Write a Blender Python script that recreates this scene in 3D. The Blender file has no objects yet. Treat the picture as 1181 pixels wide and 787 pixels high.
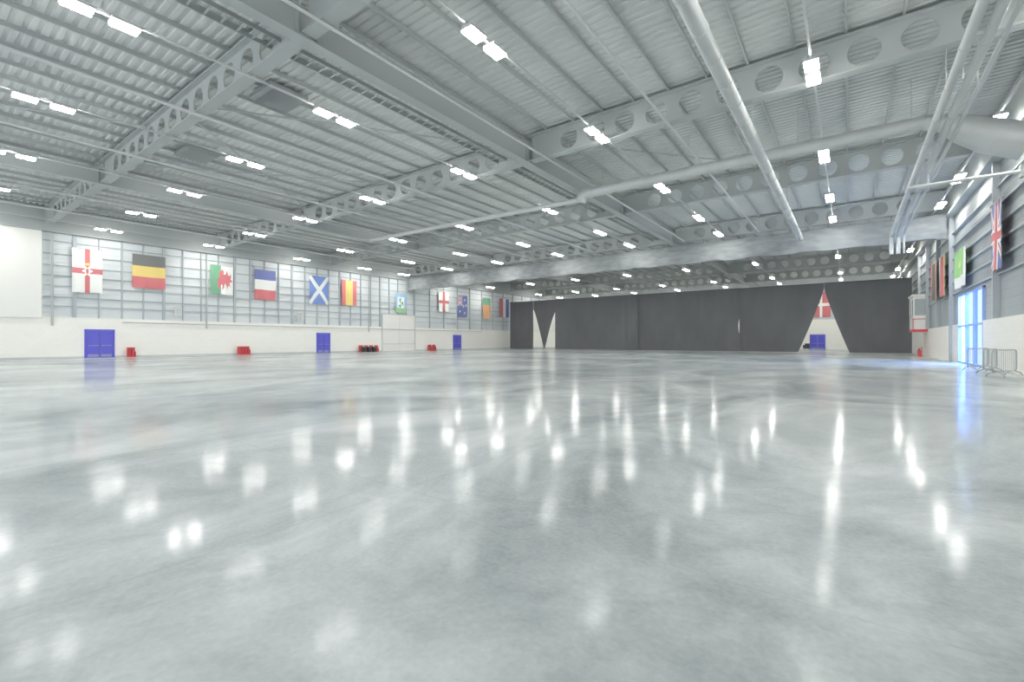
import bpy, bmesh, math, random
from mathutils import Vector, Matrix, noise
random.seed(7)
C = bpy.context.scene.collection
PI = math.pi
# ------------------------------------------------------------ survey maths (only used to read real positions off the photograph)
FPX, CX, CY, HC = 530.0, 590.5, 393.5, 1.4
YAW = math.atan(389.5/FPX)
SN, CS = math.sin(YAW), math.cos(YAW)
def ratio(px):
    r = (px-CX)/FPX
    return (CS*r-SN)/(CS+SN*r)          # X / Y on that column
def dep(X, Y): return -SN*X+CS*Y
def onX(X, px): return X/ratio(px)
def onY(Y, px): return Y*ratio(px)
def zat(X, Y, py): return HC+(CY-py)*dep(X, Y)/FPX

WL, WR, WB, YC, YN = -50.5, 5.7, 93.0, 68.0, -10.0
BEAMB, BEAMT, DECK = 10.55, 11.85, 12.02

# ------------------------------------------------------------ materials
def mat(name, col, rough=0.6, metal=0.0, emit=None, es=0, spec=0.5):
    m = bpy.data.materials.new(name); m.use_nodes = True
    b = m.node_tree.nodes['Principled BSDF']
    b.inputs['Base Color'].default_value = (*col, 1)
    b.inputs['Roughness'].default_value = rough
    b.inputs['Metallic'].default_value = metal
    b.inputs['Specular IOR Level'].default_value = spec
    if emit:
        b.inputs['Emission Color'].default_value = (*emit, 1)
        b.inputs['Emission Strength'].default_value = es
    return m
def noisy(m, a, b, scale=3.0, detail=2, bump=0.0, stretch=(1,1,1), coords='Object'):
    nt = m.node_tree; N = nt.nodes; L = nt.links
    p = N['Principled BSDF']
    tc = N.new('ShaderNodeTexCoord'); mp = N.new('ShaderNodeMapping'); mp.inputs['Scale'].default_value = stretch
    L.new(tc.outputs[coords], mp.inputs[0])
    nz = N.new('ShaderNodeTexNoise'); nz.inputs['Scale'].default_value = scale; nz.inputs['Detail'].default_value = detail
    L.new(mp.outputs[0], nz.inputs[0])
    cr = N.new('ShaderNodeValToRGB')
    cr.color_ramp.elements[0].position = 0.35; cr.color_ramp.elements[1].position = 0.65
    cr.color_ramp.elements[0].color = (*a, 1); cr.color_ramp.elements[1].color = (*b, 1)
    L.new(nz.outputs['Fac'], cr.inputs[0]); L.new(cr.outputs[0], p.inputs['Base Color'])
    if bump:
        bp = N.new('ShaderNodeBump'); bp.inputs['Strength'].default_value = bump
        L.new(nz.outputs['Fac'], bp.inputs['Height']); L.new(bp.outputs[0], p.inputs['Normal'])
    return m
M = {}
M['steel'] = mat('painted_steel', (.47,.50,.50), .6)
M['steel_dark'] = mat('purlin_steel', (.46,.49,.49), .6)
M['deck'] = noisy(mat('roof_deck', (.7,.7,.7), .6, spec=.2), (.61,.635,.63), (.67,.69,.685), .25)
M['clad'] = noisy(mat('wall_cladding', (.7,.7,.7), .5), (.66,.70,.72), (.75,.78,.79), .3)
M['cladr'] = noisy(mat('dim_wall_cladding', (.4,.4,.4), .7, spec=.1), (.36,.39,.41), (.43,.46,.47), .3)  # darker copy of the cladding, its colour holds down strong lamplight on the right wall
M['rail'] = mat('sheeting_rail', (.42,.46,.49), .5)
M['post'] = mat('wall_post', (.46,.50,.53), .5)
M['galv'] = noisy(mat('galvanised_duct', (.62,.64,.65), .5, .15), (.55,.58,.58), (.60,.62,.62), 1.5)
M['pipe'] = mat('pipe_white', (.60,.62,.62), .5)
M['cable'] = mat('cable_tray', (.40,.43,.43), .5)
M['unit'] = mat('unit_casing', (.34,.36,.37), .5)
M['white'] = mat('white_paint', (.87,.87,.83), .5)
M['skirt'] = mat('skirting_paint', (.62,.64,.64), .5)
M['drape'] = noisy(mat('drape_cloth', (.3,.3,.3), 1, spec=0), (.26,.28,.29), (.34,.36,.37), 1.0, 4, 0, (1,1,3))
M['curtain'] = noisy(mat('black_curtain', (.1,.1,.1), 1, spec=.1), (.17,.175,.185), (.20,.205,.215), .35, 3, 0, (1,1,.4))
M['blue'] = mat('door_blue', (.13,.13,.64), .45)
M['bluef'] = mat('frame_blue', (.35,.48,.92), .4)
M['red'] = mat('safety_red', (.70,.09,.10), .4)
M['black'] = mat('black_plastic', (.06,.06,.065), .4)
M['barrier'] = mat('barrier_steel', (.42,.45,.46), .4, .3)
M['grey'] = mat('mid_grey', (.34,.36,.37), .5)
M['bar'] = mat('push_bar_metal', (.35,.37,.60), .4, .2)
M['lamp'] = mat('lamp_diffuser', (1,1,1), .4, 0, (1,.98,.92), 97)
M['glassdark'] = mat('booth_glass', (.45,.50,.50), .1)
# block wall: painted blockwork
m = mat('painted_blockwork', (.86,.87,.84), .45); M['block'] = m
nt = m.node_tree; N = nt.nodes; L = nt.links
tc = N.new('ShaderNodeTexCoord'); sp = N.new('ShaderNodeSeparateXYZ'); L.new(tc.outputs['Object'], sp.inputs[0])
ad = N.new('ShaderNodeMath'); ad.operation = 'ADD'; L.new(sp.outputs[0], ad.inputs[0]); L.new(sp.outputs[1], ad.inputs[1])
cb = N.new('ShaderNodeCombineXYZ'); L.new(ad.outputs[0], cb.inputs[0]); L.new(sp.outputs[2], cb.inputs[1])
br = N.new('ShaderNodeTexBrick'); br.inputs['Scale'].default_value = 1.0
br.inputs['Brick Width'].default_value = .45; br.inputs['Row Height'].default_value = .225; br.inputs['Mortar Size'].default_value = .006
br.inputs['Color1'].default_value = (.95,.94,.88,1); br.inputs['Color2'].default_value = (.93,.92,.87,1); br.inputs['Mortar'].default_value = (.87,.86,.81,1)
L.new(cb.outputs[0], br.inputs[0]); L.new(br.outputs[0], N['Principled BSDF'].inputs['Base Color'])
# floor : polished concrete, diffuse slab under a thin worn sealer
m = bpy.data.materials.new('polished_concrete'); m.use_nodes = True; M['floor'] = m
nt = m.node_tree; N = nt.nodes; L = nt.links; N.clear()
tc = N.new('ShaderNodeTexCoord')
def nz(scale, det, st=(1,1,1), rough=.55, dist=0):
    mp = N.new('ShaderNodeMapping'); mp.inputs['Scale'].default_value = st; L.new(tc.outputs['Object'], mp.inputs[0])
    n = N.new('ShaderNodeTexNoise'); n.inputs['Scale'].default_value = scale; n.inputs['Detail'].default_value = det; n.inputs['Roughness'].default_value = rough
    n.inputs['Distortion'].default_value = dist
    L.new(mp.outputs[0], n.inputs[0]); return n
def mth(op, a, b=None, c=None):
    q = N.new('ShaderNodeMath'); q.operation = op
    for i, v in enumerate((a, b, c)):
        if v is None: continue
        if isinstance(v, (int, float)): q.inputs[i].default_value = v
        else: L.new(v, q.inputs[i])
    return q.outputs[0]
n1 = nz(.30, 8, (1,.6,1), .62, .9); n2 = nz(1.3, 8, (1,1,1), .68, .5); n3 = nz(26, 3); n5 = nz(.09, 3, (.5,1.6,1), .5, .3)
s = mth('MULTIPLY', n1.outputs['Fac'], .52); s = mth('MULTIPLY_ADD', n2.outputs['Fac'], .18, s); s = mth('MULTIPLY_ADD', n3.outputs['Fac'], .06, s); s = mth('MULTIPLY_ADD', n5.outputs['Fac'], .24, s)
cr = N.new('ShaderNodeValToRGB'); e = cr.color_ramp.elements
e[0].position = .41; e[0].color = (.26,.29,.295,1); e[1].position = .59; e[1].color = (.66,.69,.695,1)
e2 = cr.color_ramp.elements.new(.5); e2.color = (.45,.485,.49,1)
L.new(s, cr.inputs[0])
bk = N.new('ShaderNodeTexBrick'); bk.offset = 0; bk.inputs['Scale'].default_value = 1; bk.inputs['Brick Width'].default_value = 6.0; bk.inputs['Row Height'].default_value = 6.0
bk.inputs['Mortar Size'].default_value = .014; bk.inputs['Mortar Smooth'].default_value = .6
mpb = N.new('ShaderNodeMapping'); mpb.inputs['Location'].default_value = (3.4, 3.1, 0); L.new(tc.outputs['Object'], mpb.inputs[0]); L.new(mpb.outputs[0], bk.inputs[0])
n4 = nz(2.6, 10, (1,1,1), .85, 1.5)
sc = mth('GREATER_THAN', n4.outputs['Fac'], .71)
jw = mth('MULTIPLY', mth('MULTIPLY', bk.outputs['Fac'], .16), mth('GREATER_THAN', n1.outputs['Fac'], .48))
mx1 = N.new('ShaderNodeMix'); mx1.data_type = 'RGBA'; L.new(jw, mx1.inputs[0]); L.new(cr.outputs[0], mx1.inputs[6]); mx1.inputs[7].default_value = (.25,.28,.28,1)
mx2 = N.new('ShaderNodeMix'); mx2.data_type = 'RGBA'; L.new(mth('MULTIPLY', sc, .6), mx2.inputs[0]); L.new(mx1.outputs[2], mx2.inputs[6]); mx2.inputs[7].default_value = (.76,.78,.77,1)
df = N.new('ShaderNodeBsdfDiffuse'); L.new(mx2.outputs[2], df.inputs['Color'])
gs = N.new('ShaderNodeBsdfGlossy'); gs.inputs['Color'].default_value = (.96,.98,1,1)
mr = N.new('ShaderNodeMapRange'); mr.inputs['From Min'].default_value = .42; mr.inputs['From Max'].default_value = .58
mr.inputs['To Min'].default_value = .15; mr.inputs['To Max'].default_value = .10
L.new(s, mr.inputs[0]); L.new(mr.outputs[0], gs.inputs['Roughness'])
fz = N.new('ShaderNodeFresnel'); fz.inputs['IOR'].default_value = 1.4
wear = N.new('ShaderNodeMapRange'); wear.inputs['From Min'].default_value = .40; wear.inputs['From Max'].default_value = .60
wear.inputs['To Min'].default_value = .6; wear.inputs['To Max'].default_value = 1.15; L.new(n2.outputs['Fac'], wear.inputs[0])
fc = mth('MINIMUM', mth('MULTIPLY', mth('POWER', fz.outputs[0], 1.75), mth('MULTIPLY', wear.outputs[0], 1.15)), .46)
ms = N.new('ShaderNodeMixShader'); L.new(fc, ms.inputs[0]); L.new(df.outputs[0], ms.inputs[1]); L.new(gs.outputs[0], ms.inputs[2])
out = N.new('ShaderNodeOutputMaterial'); L.new(ms.outputs[0], out.inputs[0])
# flag cloth with colour attribute
m = mat('flag_cloth', (1,1,1), .8); M['flag'] = m
at = m.node_tree.nodes.new('ShaderNodeAttribute'); at.attribute_name = 'Col'
m.node_tree.links.new(at.outputs['Color'], m.node_tree.nodes['Principled BSDF'].inputs['Base Color'])
# tinted glass
m = bpy.data.materials.new('tinted_glass'); m.use_nodes = True; M['glass'] = m
nt = m.node_tree; nt.nodes.clear()
o_ = nt.nodes.new('ShaderNodeOutputMaterial'); mx = nt.nodes.new('ShaderNodeMixShader'); mx.inputs[0].default_value = .12
tr = nt.nodes.new('ShaderNodeBsdfTransparent'); tr.inputs[0].default_value = (.80,.90,1,1)
gl = nt.nodes.new('ShaderNodeBsdfGlossy'); gl.inputs['Roughness'].default_value = .05
nt.links.new(tr.outputs[0], mx.inputs[1]); nt.links.new(gl.outputs[0], mx.inputs[2]); nt.links.new(mx.outputs[0], o_.inputs[0])

# ------------------------------------------------------------ mesh builder
class MB:
    def __init__(s): s.v = []; s.f = []
    def add(s, vs, fs):
        b = len(s.v); s.v += [tuple(v) for v in vs]; s.f += [tuple(b+i for i in f) for f in fs]; return s
    def box(s, x0, x1, y0, y1, z0, z1):
        return s.add([(x0,y0,z0),(x1,y0,z0),(x1,y1,z0),(x0,y1,z0),(x0,y0,z1),(x1,y0,z1),(x1,y1,z1),(x0,y1,z1)],
            [(0,3,2,1),(4,5,6,7),(0,1,5,4),(1,2,6,5),(2,3,7,6),(3,0,4,7)])
    def tube(s, pts, r, n=12, cap=True):
        pts = [Vector(p) for p in pts]; rs = r if isinstance(r, (list, tuple)) else [r]*len(pts)
        rings = []; ref = None
        for i, p in enumerate(pts):
            t = (pts[min(i+1, len(pts)-1)]-pts[max(i-1, 0)]).normalized()
            if ref is None: ref = Vector((0,0,1)) if abs(t.z) < .9 else Vector((1,0,0))
            a = t.cross(ref).normalized(); b = a.cross(t).normalized(); ref = b
            rings.append([p+a*math.cos(2*PI*k/n)*rs[i]+b*math.sin(2*PI*k/n)*rs[i] for k in range(n)])
        vs = [v for R in rings for v in R]; fs = []
        for i in range(len(pts)-1):
            for k in range(n): fs.append((i*n+k, i*n+(k+1)%n, (i+1)*n+(k+1)%n, (i+1)*n+k))
        if cap: fs.append(tuple(reversed(range(n)))); fs.append(tuple((len(pts)-1)*n+k for k in range(n)))
        return s.add(vs, fs)
    def build(s, name, material, parent=None, smooth=False, loc=None):
        me = bpy.data.meshes.new(name); me.from_pydata(s.v, [], s.f); me.update()
        o = bpy.data.objects.new(name, me); C.objects.link(o)
        me.materials.append(material)
        if smooth:
            me.polygons.foreach_set('use_smooth', [True]*len(me.polygons))
            try: me.set_sharp_from_angle(angle=math.radians(40))
            except Exception: pass
        if parent: o.parent = parent
        if loc: o.location = loc
        return o
def tag(o, label=None, cat=None, group=None, kind=None):
    if label: o['label'] = label
    if cat: o['category'] = cat
    if group: o['group'] = group
    if kind: o['kind'] = kind
    return o
def empty(name, loc, label=None, cat=None, group=None, kind=None, rz=0):
    o = bpy.data.objects.new(name, None); C.objects.link(o); o.location = loc; o.rotation_euler.z = rz
    return tag(o, label, cat, group, kind)
def copy_tree(o, parent=None):
    c = o.copy(); C.objects.link(c)
    if parent: c.parent = parent
    for ch in list(o.children): copy_tree(ch, c)
    return c
def repeat_part(o, parent, locs):
    """o already parented at locs[0]; copies share its mesh"""
    o.location = locs[0]
    for l in locs[1:]:
        c = o.copy(); C.objects.link(c); c.parent = parent; c.location = l
ORD = ['first','second','third','fourth','fifth','sixth','seventh','eighth','ninth','tenth','eleventh','twelfth']

# ------------------------------------------------------------ floor, ceiling, walls
o = MB().box(WL-.3, WR+.3, YN, WB+.3, -.2, 0).build('floor', M['floor']); tag(o, 'glossy pale grey polished concrete floor of the empty hall', 'floor', kind='structure')
b = MB(); prof = []; y = YN
while y < WB+.2:
    prof += [(y, 0), (y+.14, 0), (y+.17, .055), (y+.30, .055)]; y += .33
vs = []; fs = []
for (yy, h) in prof: vs += [(WL-.3, yy, DECK+h), (WR+.3, yy, DECK+h)]
for i in range(len(prof)-1): fs.append((2*i, 2*i+1, 2*i+3, 2*i+2))
b.add(vs, fs); b.box(WL-.3, WR+.3, YN, WB+.3, DECK+.07, DECK+.2)
ceil = b.build('ceiling', M['deck']); tag(ceil, 'pale corrugated metal roof deck over the hall', 'ceiling', kind='structure')

LB = 3.2
def ribbed(axis, c, face, a0, a1, z0, z1, period=.42):
    prof = []; z = z0
    while z < z1: prof += [(z, 0), (z+.03, .012), (z+period-.03, .012), (z+period-.001, 0)]; z += period
    vs = []; fs = []
    for zz, h in prof:
        zz = min(zz, z1)
        for a in (a0, a1):
            vs.append((c+face*h, a, zz) if axis == 'X' else (a, c+face*h, zz))
    for i in range(len(prof)-1): fs.append((2*i, 2*i+1, 2*i+3, 2*i+2))
    return MB().add(vs, fs)
wl = MB().box(WL-.3, WL, YN, WB, 0, LB).build('wall_left', M['block']); tag(wl, 'long left wall, white blockwork below grey cladding', 'wall', kind='structure')
bb = ribbed('X', WL-.12, 1, YN, WB, LB, DECK); bb.box(WL-.3, WL-.14, YN, WB, LB, DECK); bb.build('cladding', M['clad'], wl)
MB().box(WL-.12, WL-.02, 7.15, WB, LB, LB+.12).build('sill_rail', M['white'], wl)
yy = 9.0; k = 0
while yy < WB:
    q = .10 if k % 4 == 0 else .045
    MB().box(WL-.1, WL+.04, yy-q, yy+q, LB+.1, 9.95).build('post', M['post'], wl); yy += 1.5 if yy < 45 else 3.0; k += 1
for z in (4.2, 4.9, 5.8, 6.6, 7.4, 8.3, 9.3):
    q = .04 if z in (4.9, 6.6, 8.3, 9.3) else .02
    MB().box(WL-.1, WL-.02, 7.2, WB, z-q, z+q).build('sheeting_rail', M['rail'], wl)
MB().box(WL-.13, WL+.15, YN, 7.1, LB, 9.95).build('smooth_panel', M['white'], wl)
MB().box(WL-.13, WL+.06, 70, 84, LB, 9.0).build('smooth_panel', M['white'], wl)  # added white panel behind the curtains, brightens what shows in the gaps
tag(MB().box(WL-.05, WL+.03, YN, WB, 0, .15).build('baseboard_left', M['skirt']), 'pale skirting strip along the left wall', 'baseboard', kind='structure')
e_ = MB(); e_.box(WL-.05, WL+.35, YN, WB, 9.95, 10.05).box(WL+.12, WL+.18, YN, WB, 10.05, 11.7).box(WL-.05, WL+.35, YN, WB, 11.7, 11.8)
tag(e_.build('trim_1', M['steel']), 'grey eaves girder along the top of the left wall', 'trim', kind='structure')

WYa, WYb, WZ = 34.5, 41.3, 4.35
RB = 2.5
b = MB().box(WR, WR+.3, YN, WYa, 0, RB).box(WR, WR+.3, WYb, WB, 0, RB)
wr = b.build('wall_right', M['block']); tag(wr, 'right wall, white blockwork below grey cladding', 'wall', kind='structure')
b = ribbed('X', WR+.12, -1, YN, WYa, RB, DECK); b2 = ribbed('X', WR+.12, -1, WYb, WB, RB, DECK); b3 = ribbed('X', WR+.12, -1, WYa, WYb, WZ, DECK)
for q in (b2, b3): b.add(q.v, q.f)
b.box(WR+.14, WR+.3, YN, WYa, RB, DECK).box(WR+.14, WR+.3, WYb, WB, RB, DECK).box(WR+.14, WR+.3, WYa, WYb, WZ, DECK)
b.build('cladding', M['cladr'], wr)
for y in (7.5, 13.5, 19.5, 25.5, 31.6, 43.6, 49.6, 55.6, 61.6, 79):
    MB().box(WR-.16, WR+.1, y-.1, y+.1, RB if y != 43.6 else 0, 10.0).build('post', M['post'], wr)
for z in (4.6, 5.4, 6.2, 7.0, 7.9, 8.8):
    MB().box(WR-.02, WR+.1, YN, WB, z-.04, z+.04).build('sheeting_rail', M['rail'], wr)
e_ = MB(); e_.box(WR-.35, WR+.1, YN, WB, 10.0, 10.1).box(WR-.15, WR-.1, YN, WB, 10.1, 11.7).box(WR-.35, WR+.1, YN, WB, 11.7, 11.8)
tag(e_.build('trim_2', M['steel']), 'grey eaves girder along the top of the right wall', 'trim', kind='structure')

wb = MB().box(WL, WR, WB, WB+.3, 0, 5.0).build('wall_back', M['block']); tag(wb, 'white end wall glimpsed through the gaps in the black curtains', 'wall', kind='structure')
bb = ribbed('Y', WB+.1, -1, WL, WR, 5.0, DECK); bb.box(WL, WR, WB+.12, WB+.3, 5, DECK); bb.build('cladding', M['clad'], wb)

# glazed opening in the right wall
wn = empty('window_1', (WR, (WYa+WYb)/2, 0), 'tall blue framed glazed entrance in the right wall', 'window', kind='structure')
ly = WYa-(WYa+WYb)/2; hy = -ly
fr = MB()
for y in (ly, ly/3*1, -ly/3*1, hy): fr.box(-.02, .16, y-.06 if y > ly else y, y+.06 if y < hy else y, 0, WZ)
for z in (0, 2.3, WZ-.1): fr.box(0, .14, ly, hy, z, z+.1)
fr.build('window_frame', M['bluef'], wn)
for k in range(3):
    a = ly+k*(hy-ly)/3+.06; c = ly+(k+1)*(hy-ly)/3-.06
    MB().box(.05, .07, a, c, .1, 2.3).build('pane', M['glass'], wn)
    MB().box(.05, .07, a, c, 2.4, WZ-.1).build('pane', M['glass'], wn)
# ------------------------------------------------------------ doors
def blue_door(n, kind, a0, a1, H, label, white=False):
    w = a1-a0
    if kind == 'L': r = empty('door_%d' % n, (WL, (a0+a1)/2, 0), label, 'door', kind='structure', rz=PI/2)
    else: r = empty('door_%d' % n, ((a0+a1)/2, WB, 0), label, 'door', kind='structure')
    MB().box(-w/2-.12, -w/2, -.08, .02, 0, H+.12).box(w/2, w/2+.12, -.08, .02, 0, H+.12).box(-w/2, w/2, -.08, .02, H, H+.12).build('door_frame', M['pipe'] if white else M['blue'], r)
    for s in (-1, 1):
        x0, x1 = (-w/2+.01, -.012) if s < 0 else (.012, w/2-.01)
        lf = MB().box(x0, x1, -.06, 0, .02, H-.01).build('door_leaf', M['white'] if white else M['blue'], r)
        MB().tube([(x0+.12, -.13, 1.02), (x1-.12, -.13, 1.02)], .03, 8).box(x0+.1, x0+.18, -.14, -.06, .97, 1.07).box(x1-.18, x1-.1, -.14, -.06, .97, 1.07).build('push_bar', M['pipe'] if white else M['bar'], lf)
        if not white:
            MB().box(x0+.06, x1-.06, -.066, -.058, .08, .3).build('kick_plate', M['bar'], lf)
    return r
blue_door(1, 'L', onX(WL, 99.5), onX(WL, 130), 2.25, 'bright blue double door below the white flag with the red cross emblem')
blue_door(2, 'L', onX(WL, 366), onX(WL, 379.5), 2.25, 'bright blue double door below the blue flag with white saltire')
blue_door(3, 'L', onX(WL, 523), onX(WL, 531), 2.25, 'narrow blue double door at far end of left wall')
blue_door(4, 'L', onX(WL, 441), onX(WL, 478), 5.0, 'tall white loading door in the left wall', True)
blue_door(5, 'B', onY(WB, 935), onY(WB, 951), 2.4, 'blue double door seen through the triangular curtain gap')

# ------------------------------------------------------------ roof steel
for X, lab in ((-13.3, 'grey spine girder running away along the middle of the roof'), (-35.0, 'grey spine girder running away over the left part of the roof')):
    r = empty('roof_girder', (X, 40, BEAMB-.1), lab, 'beam', 'roof spine girders')
    MB().box(-.22, .22, YN-40, WB-40, 0, .05).build('bottom_flange', M['steel'], r)
    MB().box(-.22, .22, YN-40, WB-40, .85, .90).build('top_flange', M['steel'], r)
    st = MB().box(-.02, .02, YN-40, WB-40, .05, .85)
    for k in range(-1, 7):
        for q in (-.3, .3): st.box(-.21, .21, 7.5+12.03*k-40+q-.015, 7.5+12.03*k-40+q+.015, .05, .85)
    st.build('web', M['steel'], r)
BY = [7.5+12.03*k for k in range(7)]
def cell_web(mb, x0, x1, z0, z1, hole):
    cx, cz = (x0+x1)/2, (z0+z1)/2; n = 6
    per = []
    for k in range(n): per.append((x0+(x1-x0)*k/n, z0))
    for k in range(n): per.append((x1, z0+(z1-z0)*k/n))
    for k in range(n): per.append((x1-(x1-x0)*k/n, z1))
    for k in range(n): per.append((x0, z1-(z1-z0)*k/n))
    if not hole:
        mb.box(x0, x1, -.015, .015, z0, z1); return
    m_ = len(per)
    circ = [(cx+hole*math.cos(math.atan2(p[1]-cz, p[0]-cx)), cz+hole*math.sin(math.atan2(p[1]-cz, p[0]-cx))) for p in per]
    vs = [(p[0], -.015, p[1]) for p in per]+[(p[0], -.015, p[1]) for p in circ]+[(p[0], .015, p[1]) for p in circ]+[(p[0], .015, p[1]) for p in per]
    fs = []
    for i in range(m_):
        j = (i+1) % m_
        for q in range(3): fs.append((q*m_+i, q*m_+j, (q+1)*m_+j, (q+1)*m_+i))
    mb.add(vs, fs)
def cellular(x0, x1):
    L_ = x1-x0; r = empty('cellular_beam', (x0, 0, BEAMB)); H = BEAMT-BEAMB
    MB().box(0, L_, -.22, .22, 0, .05).build('bottom_flange', M['steel'], r)
    MB().box(0, L_, -.22, .22, H-.05, H).build('top_flange', M['steel'], r)
    w = MB(); n = max(1, round(L_/1.42)); c = L_/n
    for k in range(n): cell_web(w, k*c, (k+1)*c, .05, H-.05, .47 if 0 < k < n-1 else 0)
    w.build('web', M['steel'], r)
    return r
spans = [(WL+.35, -35.23, 'between left wall and left spine girder'), (-34.77, -13.53, 'between the two spine girders'), (-13.07, WR-.35, 'between middle spine girder and right wall')]
for (x0, x1, w_) in spans:
    proto = None
    for i, Y in enumerate(BY):
        if proto is None: proto = o = cellular(x0, x1)
        else: o = copy_tree(proto)
        o.location = (x0, Y, BEAMB)
        tag(o, '%s grey beam from front with round web openings, %s' % (ORD[i], w_), 'beam', 'cellular roof beams')
PH = DECK-BEAMT
pur = MB().box(-.035, .035, YN, WB, 0, .025).box(-.012, .012, YN, WB, .025, PH-.025).box(-.035, .035, YN, WB, PH-.025, PH).build('roof_purlin', M['steel_dark'])
x = WL+.9; first = True
while x < WR-.3:
    o = pur if first else pur.copy()
    if not first: C.objects.link(o)
    first = False
    o.location = (x, 0, BEAMT)
    tag(o, 'thin steel purlin running lengthwise under the pale roof deck', 'purlin', 'roof purlins')
    x += 1.5
br_spots = [((-34.0, 7.72), (-24, 19.3), 0), ((-24, 7.72), (-34.0, 19.3), .13), ((-50, -4), (-42, 7.28), 0), ((-36, 7.28), (-44, -4), 0), ((-27, 7.28), (-33.6, -4), 0), ((-34.0, 19.75), (-24, 31.3), 0), ((-12.6, 19.75), (-3, 31.3), 0), ((-49.5, 7.72), (-42, 19.3), 0), ((-23, 7.72), (-14.5, 19.3), 0)]
bl = ['crossing pair, lower one', 'crossing pair, upper one', 'by the left wall', 'just left of left girder', 'just right of left girder', 'in second bay between girders', 'in second bay right of middle girder', 'in first full bay beside left wall', 'just left of middle girder']
for i, (p, q, dz) in enumerate(br_spots):
    o = MB().tube([(p[0], p[1], 11.6+dz), (q[0], q[1], 11.6+dz)], .045, 8).build('bracing_rod', M['steel'])
    tag(o, 'slim grey diagonal bracing tube between roof beams, %s' % bl[i], 'brace', 'roof bracing')

# ------------------------------------------------------------ lighting rows
rows = [4.8, -1.0, -8.8, -16.55, -24.3, -32.2, -40.1, -48.1]
rn = ['beside right wall', 'second from right wall', 'third from right wall', 'just left of middle girder', 'fourth from left wall', 'third from left wall', 'second from left wall', 'nearest left wall']
LY = [3.5, 10.6, 18.2, 26.8, 34.8, 41.0, 51.2, 59.4, 74.0, 82.0, 89.0]  # last three positions, behind the curtains, added to brighten the end bay
ZT = BEAMB-.10
lp = empty('high_bay_lamp', (0, 0, ZT))
MB().box(-.04, .04, -.85, .85, -.05, -.01).build('mounting_bar', M['pipe'], lp)
for s in (-1, 1):
    h = MB().box(-.21, .21, s*.5-.33, s*.5+.33, -.13, -.05).build('housing', M['pipe'], lp)
    MB().box(-.19, .19, s*.5-.31, s*.5+.31, -.185, -.131).build('diffuser', M['lamp'], h)
first = True
for ri, X in enumerate(rows):
    t = empty('lighting_trunking', (X, 0, ZT), 'white lighting trunking under the roof, row %s' % rn[ri], 'trunking', 'lighting trunkings')
    MB().box(-.035, .035, -6, WB-3, -.01, .05).build('channel', M['pipe'], t)
    repeat_part(MB().box(-.03, .03, -.03, .03, .05, .1).build('hanger', M['pipe'], t), t, [(0, Y, 0) for Y in BY])
    for i, Y in enumerate(LY):
        o = lp if first else copy_tree(lp); first = False
        o.location = (X, Y, ZT)
        tag(o, 'bright twin lamp, %s from front, row %s' % (ORD[i], rn[ri]), 'lamp', 'high bay lamps')

# ------------------------------------------------------------ ducts and pipes
def bands(mb, a0, a1, step, c, r, axis):
    a = a0
    while a < a1:
        if axis == 'Y': mb.tube([(c[0], a-.03, c[1]), (c[0], a+.03, c[1])], r, 20)
        else: mb.tube([(a-.03, c[0], c[1]), (a+.03, c[0], c[1])], r, 20)
        a += step
    return mb
d = empty('round_duct', (-3.15, 18, 9.5), 'silver round duct running lengthwise towards the grey drape', 'duct')
bands(MB().tube([(0, -26, 0), (0, 24.5, 0)], .22, 24), -25, 24, 1.5, (0, 0), .238, 'Y').build('duct_run', M['galv'], d, True)
repeat_part(MB().tube([(.16, 0, .12), (.16, 0, 1.05)], .015, 6).tube([(-.16, 0, .12), (-.16, 0, 1.05)], .015, 6).build('hanger', M['steel'], d), d, [(0, y-18, 0) for y in BY[:3]])
YD = 24.5
d = empty('cross_duct', (-12, YD, 10.12), 'large silver round duct crossing the hall and widening into the right wall', 'duct')
bands(MB().tube([(-.2, 0, 0), (14.4, 0, 0)], .26, 24), .8, 14, 1.5, (0, 0), .278, 'X').build('duct_run', M['galv'], d, True)
MB().tube([(14.4, 0, 0), (14.9, 0, -.15), (15.5, 0, -.55), (16.2, 0, -1.0), (17.25, 0, -1.5)], [.26, .32, .5, .62, .64], 24).build('reducer', M['galv'], d, True)
MB().tube([(-.2, 0, 0), (-.6, 0, -.02), (-.85, 0, -.15), (-.95, 0, -.45)], [.29, .31, .32, .32], 20).build('elbow', M['galv'], d, True)
MB().tube([(-1.0, 0, -.3), (-21, 0, -.1)], .15, 16).build('branch_run', M['pipe'], d, True)
repeat_part(MB().tube([(0, 0, .24), (0, 0, 1.9)], .015, 6).build('hanger', M['steel'], d), d, [(x, 0, 0) for x in (.5, 5.3, 10.1, 14.0)])
for X, s, rr in ((2.42, 'thicker left', .12), (2.80, 'thicker right', .12), (3.12, 'thin outermost', .06)):
    d = empty('service_pipe', (X, 18, 9.05), 'pale insulated service pipe running lengthwise, %s one of the bundle near right wall' % s, 'pipe', 'bundled service pipes')
    bands(MB().tube([(0, -24, 0), (0, 24.6, 0), (0, 24.85, -.15), (0, 24.9, -.6), (0, 24.9, -1.4)], rr, 16), -23, 24, 2.4, (0, 0), rr+.012, 'Y').build('pipe_run', M['pipe'], d, True)
    repeat_part(MB().tube([(0, 0, rr-.01), (0, 0, BEAMB-9.05)], .015, 6).build('hanger', M['steel'], d), d, [(0, y-18, 0) for y in BY[:3]])
o = empty('pipe_bracket', (WR, 27.3, 8.3), 'pale steel bracket arm carrying the bundled pipes off right wall', 'bracket')
MB().tube([(-3.6, 0, 0), (-.05, 0, 0)], .08, 12).build('arm', M['pipe'], o, True)
MB().tube([(-2.9, 0, .05), (-2.9, 0, .62)], .03, 8).build('strut', M['pipe'], o)
MB().box(-.12, -.02, -.2, .2, -.25, .25).build('wall_plate', M['steel'], o)
rg = MB(); y = -8
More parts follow.
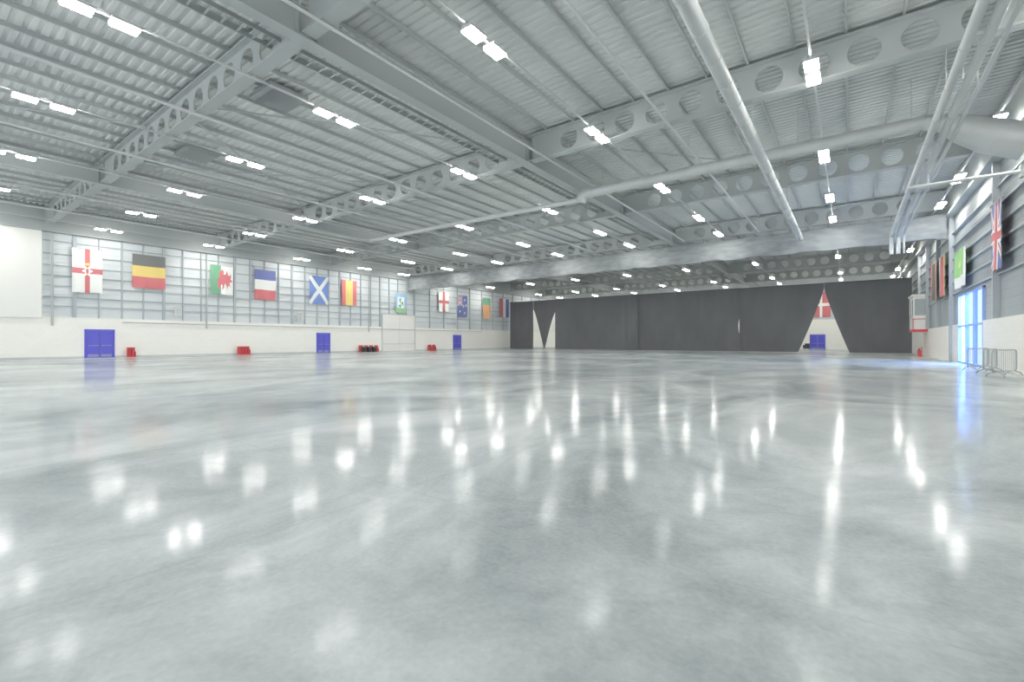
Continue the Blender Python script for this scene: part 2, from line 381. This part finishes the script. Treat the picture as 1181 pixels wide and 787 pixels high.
while y < 66: rg.box(-.28, .28, y, y+.05, .02, .06); y += .45
for X, lab in ((-15.0, 'grey open rung cable ladder following the middle spine girder'), (-36.3, 'grey open rung cable ladder following the left spine girder')):
    d = empty('cable_ladder', (X, 0, 10.98), lab, 'cable tray')
    for q in (-.3, .3): MB().box(q-.02, q+.02, -8, 66, 0, .14).build('side_rail', M['cable'], d)
    o = rg.build('rungs', M['cable'], d); o['kind'] = 'stuff'
for X, r_, lab in ((-21.0, .07, 'thin white pipe running lengthwise left of middle spine girder'), (-38.9, .07, 'thin white pipe running lengthwise left of the left spine girder'), (-28.2, .06, 'thin white pipe running lengthwise between fourth and third lamp rows from left wall'),
                   (-6.1, .05, 'thin white conduit running lengthwise left of the silver round duct'), (-12.1, .05, 'thin white conduit running lengthwise just right of middle spine girder'), (-44.3, .06, 'thin white pipe running lengthwise near the left wall')):
    t = empty('water_pipe', (X, 0, BEAMB-r_-.03), lab, 'pipe')
    MB().tube([(0, -6, 0), (0, 42.9, 0)], r_, 10).build('pipe_run', M['pipe'], t, True)
    repeat_part(MB().box(-.03, .03, -.04, .04, r_-.02, r_+.03).build('clip', M['steel'], t), t, [(0, Y, 0) for Y in BY[:3]])
for (X, Y, lab) in ((-19.6, 9.9, 'dark louvred ventilation unit under the roof nearer the middle spine girder'), (-29.2, 10.2, 'dark louvred ventilation unit under the roof nearer the left spine girder')):
    d = empty('ventilation_unit', (X, Y, 11.6), lab, 'ventilation unit', 'roof ventilation units')
    MB().box(-.9, .9, -.8, .8, .1, .26).build('casing', M['unit'], d)
    lv = MB()
    for k in range(8): lv.add([(-.85, -.75+k*.19, .1), (.85, -.75+k*.19, .1), (.85, -.65+k*.19, 0), (-.85, -.65+k*.19, 0)], [(0,1,2,3)])
    lv.build('louvre', M['grey'], d)

# ------------------------------------------------------------ gathered drape
n = 24; seg = 420; vs = []; fs = []
x0, x1 = WL+.4, WR-.3; xm = (x0+x1)/2
for i in range(seg+1):
    x = x0+(x1-x0)*i/seg
    sag = .05*math.cos(2*PI*(x-x0)/3.5)+.06*noise.noise(Vector((x*.4, 0, 0)))
    for k in range(n):
        a = 2*PI*k/n; ca, sa = math.cos(a), math.sin(a)
        ca_ = math.copysign(abs(ca)**.4, ca); sa_ = math.copysign(abs(sa)**.7, sa)
        fold = .04*noise.noise(Vector((x*1.1+sa*1.5, ca*1.8, sa*2.2)))+.02*math.sin(x*5+sa*2+2*noise.noise(Vector((x*.6, 3, 0))))
        zz = 9.36+sa_*.88+(-sag if sa < 0 else 0)*abs(sa)
        ww = .16+.03*(1-sa)*.5+fold
        vs.append((x-xm, ca_*ww, min(zz, 10.24)-8.6))
for i in range(seg):
    for k in range(n): fs.append((i*n+k, i*n+(k+1) % n, (i+1)*n+(k+1) % n, (i+1)*n+k))
fs.append(tuple(range(n))); fs.append(tuple(seg*n+k for k in range(n)))
d = empty('gathered_drape', (xm, 43.6, 8.6), 'long grey divider drape gathered up beneath the roof beam', 'drape')
MB().add(vs, fs).build('drape_cloth', M['drape'], d, True)
repeat_part(MB().box(-.03, .03, -.03, .03, 1.45, BEAMB-8.6).build('hanging_strap', M['cable'], d), d, [(x0+1+k*3.5-xm, 0, 0) for k in range(16)])

# ------------------------------------------------------------ black curtains
CT = 8.45
def curtain(xl, xr, label, y=YC, step=.14, top=CT, nz_=36, seed=0):
    xc = (xl(0)+xr(0))/2
    W = max(xr(z)-xl(z) for z in (0, 2, 4, 6, top)); n = max(12, int(W/step)); vs = []; fs = []
    for j in range(nz_+1):
        z = .02+(top-.02)*j/nz_; a, c = xl(z), xr(z)
        for i in range(n+1):
            s = i/n; u = s*W+seed*7.3
            f = .03*math.sin(u*2*PI/1.1+1.5*noise.noise(Vector((u*.3, 0, seed))))*(.3+.7*abs(noise.noise(Vector((u*.25, z*.1, 5+seed)))))
            f += .07*noise.noise(Vector((u*.35, z*.3, seed*3.1)))
            vs.append((a+(c-a)*s-xc, f, z))
    for j in range(nz_):
        for i in range(n): q = j*(n+1)+i; fs.append((q, q+1, q+n+2, q+n+1))
    r = empty('black_curtain', (xc, y, 0), label, 'curtain', 'black curtains across the hall')
    MB().add(vs, fs).build('curtain_cloth', M['curtain'], r, True)
    a, c = xl(top)-xc, xr(top)-xc
    MB().tube([(a, 0, top+.03), (c, 0, top+.03)], .04, 8).build('track', M['black'], r, True)
    return r
def K(v): return lambda z: v
x590, x615, x640, x735, x790, x852 = WL+.1, -45.3, -40.8, -26.2, -19.3, -12.0
curtain(K(x590), K(x615), 'narrow straight black curtain against the left wall', seed=1)
def wl_(z): return x615-.1+max(0, 1-z/7.0)**.8*2.2
def wr_(z): return x640+.1-max(0, 1-z/6.7)**.8*2.35
curtain(wl_, wr_, 'black curtain panel gathered into a downward point between two white gaps', y=YC+.2, seed=2)
curtain(K(x640), K(x735+.15), 'wide black curtain panel just right of the pointed gathered panel', seed=3)
curtain(K(x735-.15), K(x790+.15), 'black curtain panel in middle of the curtain wall, second right of the pointed panel', y=YC+.2, seed=4)
def sl(z): return x852+.15-(.27*max(0, 1-abs(z-3.4)/1.1)**.3)
curtain(K(x790-.15), sl, 'black curtain panel left of the thin slit', seed=5)
def swL(z):
    t = min(max(z, 0)/7.9, 1); return -2.55-2.7*(1-t)**1.15
def swR(z):
    t = min(max(z, 0)/7.9, 1); return -2.52+2.5*(1-t)**1.15
curtain(K(x852), swL, 'black curtain panel drawn back to form left side of triangular opening', y=YC+.2, seed=6)
curtain(swR, K(WR-.08), 'black curtain panel drawn back to form right side of triangular opening', seed=7)

# ------------------------------------------------------------ flags
def mute(c, k=.20): return tuple(a*(1-k)+.76*k for a in c)  # pales a flag colour towards light grey, haze put into the colour
W_, R_, B_, K_, Y_, G_, O_ = (.88,.89,.87), mute((.66,.08,.10)), mute((.06,.10,.42)), mute((.07,.07,.07)), mute((.88,.66,.12)), mute((.08,.38,.18)), mute((.86,.38,.10))
LB_ = mute((.08,.22,.66))
def inpoly(p, poly):
    x, y = p; c = False; j = len(poly)-1
    for i in range(len(poly)):
        xi, yi = poly[i]; xj, yj = poly[j]
        if (yi > y) != (yj > y) and x < (xj-xi)*(y-yi)/(yj-yi)+xi: c = not c
        j = i
    return c
def ulster(u, v):
    x, y = u-.5, (v-.5)*1.35
    r = math.hypot(x, y); a = math.atan2(y, x)
    star = .135+.04*math.cos(6*a)
    if r < star:
        return R_ if (abs(x) < .045 and abs(y) < .07) else W_
    if abs(x) < .07 and .17 < y < .25: return Y_
    return R_ if abs(x) < .08 or abs(y) < .08 else W_
def hstr(*cs): return lambda u, v: cs[min(int((1-v)*len(cs)), len(cs)-1)]
def vstr(*cs): return lambda u, v: cs[min(int(u*len(cs)), len(cs)-1)]
DR = [(.30,.20),(.34,.38),(.28,.50),(.40,.60),(.36,.74),(.50,.88),(.60,.80),(.56,.72),(.66,.70),(.72,.86),(.80,.66),(.92,.74),(.90,.56),(.98,.48),(.84,.42),(.90,.28),(.80,.34),(.74,.20),(.70,.34),(.62,.40),(.58,.24),(.50,.14),(.52,.32),(.44,.36),(.40,.18)]
def wales(u, v):
    if inpoly((u, v), DR): return R_
    return G_ if u < .45 else W_
def saltire(u, v): return W_ if abs(u-v) < .11 or abs(u+v-1) < .11 else LB_
def cross(fg, bg, w=.1, cxu=.5): return lambda u, v: fg if abs(u-cxu) < w or abs(v-.5) < w*.8 else bg
def spain(u, v): return Y_ if .27 < u < .73 else R_
def union(u, v):
    x, y = u-.5, v-.5
    if abs(x) < .06 or abs(y) < .06: return R_
    if abs(x) < .11 or abs(y) < .10: return W_
    d1, d2 = abs(x-y), abs(x+y)
    if min(d1, d2) < .035: return R_
    if min(d1, d2) < .10: return W_
    return B_
def ensign(u, v):
    if u < .5 and v > .5: return union(u*2, v*2-1)
    for (a, b_) in ((.25,.25),(.75,.8),(.75,.2),(.62,.5),(.87,.55)):
        if math.hypot(u-a, v-b_) < .055: return W_
    return B_
def island(u, v):
    x, y = u-.5, v-.5
    if math.hypot(x, y) < .26:
        return G_ if (math.sin(3*math.atan2(y, x)+9*math.hypot(x, y)) > .2) else W_
    if v < .25: return (.35,.62,.35)
    return (.35,.58,.80) if (u < .18 or u > .82 or v > .82) else W_
def greenwhite(u, v):
    x, y = u-.5, v-.55
    if math.hypot(x, y) < .2 and math.sin(3*math.atan2(y, x)) > -.2: return (.80,.78,.3)
    return (.36,.68,.28) if (v > .3 and u < .85) else W_
def flag(wall, a0, a1, z0, z1, fn, label, res=48):
    w, h = abs(a1-a0), z1-z0
    r = empty('hanging_flag', (WL+.16, (a0+a1)/2, z0) if wall == 'L' else ((WR-.26, (a0+a1)/2, z0) if wall == 'R' else ((a0+a1)/2, WB-.15, z0)), label, 'flag', 'flags hung on the walls',
        rz={'L': PI/2, 'R': -PI/2, 'B': 0}[wall])
    nu = res; nv = int(res*h/w) if h > w else res
    vs = []; fs = []; sd = random.random()*9
    for j in range(nv+1):
        for i in range(nu+1):
            u, v = i/nu, j/nv
            vs.append(((u-.5)*w, .05*math.sin(u*9+sd+v*1.5)*(1.1-v*.6), v*h+.02*math.sin(u*6+sd)*(1-v)))
    for j in range(nv):
        for i in range(nu): q = j*(nu+1)+i; fs.append((q, q+1, q+nu+2, q+nu+1))
    o = MB().add(vs, fs).build('flag_cloth', M['flag'], r, True)
    ca = o.data.color_attributes.new('Col', 'FLOAT_COLOR', 'CORNER'); k = 0
    for j in range(nv):
        for i in range(nu):
            c = fn((i+.5)/nu, (j+.5)/nv)
            for _ in range(4): ca.data[k].color = (*c, 1); k += 1
    MB().tube([(-w/2-.05, 0, h+.02), (w/2+.05, 0, h+.02)], .035, 8).build('batten', M['pipe'], r, True)
    return r
def lflag(pa, pb, ya, yb, fn, lab, res=48):
    a0, a1 = onX(WL, pa), onX(WL, pb); am = (a0+a1)/2
    flag('L', a0, a1, zat(WL, am, yb), zat(WL, am, ya), fn, lab, res)
lflag(82.5, 117.5, 288, 338, ulster, 'white flag with red cross and central star emblem, leftmost on left wall', 72)
lflag(152, 190, 295, 333, hstr(K_, Y_, R_), 'black, yellow and red horizontally striped flag on left wall', 48)
lflag(242, 268, 307, 340, wales, 'green and white flag with a red dragon on left wall', 80)
lflag(293, 317, 312, 346, hstr(B_, W_, R_), 'flag with blue top, white middle and red bottom stripe on left wall')
lflag(356, 378, 319, 351, saltire, 'blue flag with white diagonal cross on left wall', 72)
lflag(393, 410.5, 324, 352.5, spain, 'red, yellow and red upright striped flag on left wall')
lflag(455.5, 467.5, 339, 361, island, 'small pale blue and green banner above the tall white loading door', 40)
lflag(505, 517, 337, 360, cross(R_, W_), 'white flag with plain red cross near far end of left wall', 40)
lflag(527, 538, 341, 366, ensign, 'dark blue flag with small union canton and stars on left wall', 40)
lflag(556, 565, 344, 368, hstr(G_, O_, (.8,.5,.3)), 'green over orange flag near the left corner by the curtain', 30)
lflag(576, 586, 345, 366, vstr(R_, W_, B_), 'red, white and blue upright striped flag in the far left corner', 30)
flag('R', onX(WR, 1151), onX(WR, 1166), 4.7, 7.8, union, 'tall union flag in red, white and blue on right wall', 84)
flag('R', onX(WR, 1108), onX(WR, 1120), 4.7, 7.0, greenwhite, 'green and white flag above the glazed entrance on right wall', 48)
flag('R', onX(WR, 1088), onX(WR, 1096), 4.7, 7.6, vstr(W_, R_, Y_), 'white, red and yellow striped flag left of the green flag on right wall', 36)
flag('R', onX(WR, 1078), onX(WR, 1086), 4.7, 7.6, vstr(R_, K_, O_), 'red, black and orange striped flag farthest along right wall', 36)
flag('B', onY(WB, 939), onY(WB, 958), 5.4, 9.6, cross(W_, R_, .08, .42), 'red flag with white cross seen through top of triangular curtain gap', 40)

# ------------------------------------------------------------ fire points
def fire_point(w=.56, n=2):
    r = empty('fire_point', (0, 0, 0))
    MB().box(-w/2, w/2, -.14, .16, .0, .12).box(-w/2, w/2, .12, .16, .12, .85).box(-w/2, -w/2+.03, -.12, .14, .12, .5).box(w/2-.03, w/2, -.12, .14, .12, .5).build('stand', M['red'], r)
    for k in range(n):
        x = (k-(n-1)/2)*w/n*.9
        e = MB().tube([(x, -.01, .12), (x, -.01, .56), (x, -.01, .64), (x, -.01, .67)], [.085, .085, .05, .025], 14).build('extinguisher', M['red'], r, True)
        MB().box(x-.02, x+.05, -.07, .02, .67, .73).tube([(x+.03, -.06, .70), (x+.08, -.10, .62), (x+.08, -.10, .36)], .012, 6).build('valve', M['black'], e)
    return r
fp = fire_point()
spots = [(151.5, 'red fire extinguisher stand right of the first blue door'), (278, 'red fire extinguisher stand (left one) between the two large blue doors'),
         (285, 'red fire extinguisher stand (right one) between the two large blue doors'),
         (417, 'red fire extinguisher stand, left end of the row of four'), (422.8, 'red fire extinguisher stand, second in the row of four'),
         (428.6, 'red fire extinguisher stand, third in the row of four'), (434.4, 'red fire extinguisher stand, right end of the row of four beside loading door'),
         (496, 'red fire extinguisher stand right of the tall white loading door'), (501, 'red fire extinguisher stand left of the narrow blue door')]
for i, (px, lab) in enumerate(spots):
    o = fp if i == 0 else copy_tree(fp)
    o.location = (WL+.5, onX(WL+.5, px), 0); o.rotation_euler.z = PI/2; tag(o, lab, 'fire point', 'red fire points')
o = copy_tree(fp); o.location = (WR-.6, 55.5, 0); o.rotation_euler.z = -PI/2; tag(o, 'red fire extinguisher stand below the booth on right wall', 'fire point', 'red fire points')
bn = empty('black_bin', (0, 0, 0))
MB().add([(-.18,-.18,0),(.18,-.18,0),(.18,.18,0),(-.18,.18,0),(-.23,-.23,.62),(.23,-.23,.62),(.23,.23,.62),(-.23,.23,.62)], [(0,3,2,1),(0,1,5,4),(1,2,6,5),(2,3,7,6),(3,0,4,7)]).build('body', M['black'], bn)
MB().box(-.25,.25,-.25,.25,.62,.68).build('lid', M['grey'], bn)
for i, (px, lab) in enumerate(((419.9, 'small dark bin between the two leftmost red stands of the row of four'), (425.7, 'small dark bin in middle of the row of four red stands'), (431.5, 'small dark bin between the two rightmost red stands of the row of four'))):
    o = bn if i == 0 else copy_tree(bn); o.location = (WL+1.1, onX(WL+1.1, px), 0); tag(o, lab, 'bin', 'dark bins by the loading door')

# ------------------------------------------------------------ control booth on right wall
d = empty('control_booth', (WR, 57.5, 2.25), 'small white raised booth with windows projecting from right wall', 'booth')
MB().box(-1.0, 0, -1.6, 1.6, .14, 1.5).box(-1.0, 0, -1.6, 1.6, 3.0, 3.3).box(-1.0, -.9, -1.6, -1.5, 1.5, 3).box(-1.0, -.9, 1.5, 1.6, 1.5, 3).box(-.1, 0, -1.6, -1.5, 1.5, 3).box(-1, -.9, -.05, .05, 1.5, 3).build('body', M['white'], d)
MB().box(-1.05, 0, -1.65, 1.65, 0, .22).build('base_band', M['red'], d)
MB().box(-1.04, -.98, -1.64, -1.6, .22, 1.2).box(-.06, 0, -1.64, -1.6, .22, 1.2).box(-.98, -.06, -1.64, -1.6, 1.14, 1.2).build('red_edging', M['red'], d)
MB().box(-.96, -.94, -1.5, -.05, 1.5, 3).box(-.96, -.94, .05, 1.5, 1.5, 3).box(-.9, -.1, -1.56, -1.54, 1.5, 3).build('window_glass', M['glassdark'], d)
MB().box(-1.1, 0, -1.7, 1.7, 3.3, 3.4).build('roof', M['white'], d)

# ------------------------------------------------------------ crowd barriers
def barrier():
    r = empty('crowd_barrier', (0, 0, 0)); L2, H = 1.0, 1.05; q = .12
    f = MB().tube([(-L2, 0, .22+q), (-L2, 0, H-q), (-L2+.04, 0, H-.04), (-L2+q, 0, H), (L2-q, 0, H), (L2-.04, 0, H-.04), (L2, 0, H-q), (L2, 0, .22+q), (L2-.04, 0, .26), (L2-q, 0, .22), (-L2+q, 0, .22), (-L2+.04, 0, .26), (-L2, 0, .22+q)], .024, 10)
    f.build('frame', M['barrier'], r, True)
    for k in range(12):
        x = -L2+2*L2/13*(k+1); MB().tube([(x, 0, .22), (x, 0, H)], .008, 6).build('bar', M['barrier'], r, True)
    for x in (-.75, .75):
        MB().tube([(x, -.28, .02), (x, -.2, .14), (x, 0, .22), (x, .2, .14), (x, .28, .02)], .022, 8).build('foot', M['barrier'], r, True)
    return r
bp_ = barrier()
for i, (x, y, rz, lab) in enumerate(((4.9, 26.0, 1.05, 'steel crowd barrier nearest the camera by right wall'), (4.9, 28.3, 1.2, 'middle one of three steel crowd barriers by right wall'), (4.9, 30.6, 1.05, 'steel crowd barrier closest to the glazed entrance'))):
    o = bp_ if i == 0 else copy_tree(bp_); o.location = (x, y, 0); o.rotation_euler.z = rz; tag(o, lab, 'barrier', 'crowd barriers')
d = empty('cleaning_machine', (onY(88, 930), 88, 0), 'small dark floor cleaning machine seen in the triangular curtain gap', 'machine')
MB().box(-.45, .45, -.3, .3, .15, .75).box(-.2, .45, -.25, .25, .75, 1.0).build('body', M['black'], d)
MB().tube([(.4, 0, .9), (.7, 0, 1.15), (.8, 0, 1.15)], .03, 8).build('handle', M['black'], d)
MB().tube([(-.25, -.33, .15), (-.25, .33, .15)], .15, 14).build('wheel', M['grey'], d)
MB().tube([(.3, -.33, .12), (.3, .33, .12)], .12, 14).build('wheel', M['grey'], d)
# ------------------------------------------------------------ wall fittings
for px, w, h, z, lab in ((205, .5, .8, 3.7, 'small white electrical box on left wall between the striped flag and dragon flag'), (345, .5, .9, 3.7, 'small white electrical box on left wall left of the saltire flag')):
    Y = onX(WL, px); d = empty('electrical_box', (WL+.02, Y, z), lab, 'electrical box')
    MB().box(0, .2, -w/2, w/2, 0, h).build('case', M['white'], d); MB().box(.2, .22, -w/2+.04, w/2-.04, .04, h-.04).build('cover', M['pipe'], d)
for px, lab in ((238, 'vertical grey conduit on left wall beside the dragon flag'), (425, 'vertical grey conduit on left wall right of the red and yellow flag'), (60, 'vertical grey conduit on left wall left of the first flag')):
    Y = onX(WL, px); o = MB().tube([(WL+.08, Y, 2.6), (WL+.08, Y, 9.9)], .07, 8).build('conduit', M['steel'], None, True); tag(o, lab, 'conduit')
o = MB().tube([(WL+.1, 12, 3.02), (WL+.1, 60, 3.02)], .05, 8).build('wall_trunking', M['pipe'], None, True); tag(o, 'thin white trunking running along the blockwork of the left wall', 'trunking')

# ------------------------------------------------------------ light from outside
w = bpy.data.worlds.new('world'); bpy.context.scene.world = w; w.use_nodes = True
bg = w.node_tree.nodes['Background']; bg.inputs[0].default_value = (.90,.95,1,1); bg.inputs[1].default_value = 1.7
la = bpy.data.lights.new('daylight', 'AREA'); la.shape = 'RECTANGLE'; la.size = 7; la.size_y = 4.4; la.energy = 5000; la.color = (.42,.58,1)
lo = bpy.data.objects.new('daylight', la); C.objects.link(lo); lo.location = (WR+2.2, 39.5, 5.4); lo.rotation_euler = (0, math.radians(52), 0)
# ------------------------------------------------------------ camera
cam = bpy.data.cameras.new('camera'); co = bpy.data.objects.new('camera', cam); C.objects.link(co)
cam.sensor_width = 36; cam.lens = FPX/1181*36; cam.clip_end = 500; cam.clip_start = .05
co.location = (0, 0, HC); co.rotation_euler = (PI/2, 0, YAW)
bpy.context.scene.camera = co
bpy.context.scene.view_settings.view_transform = 'Standard'
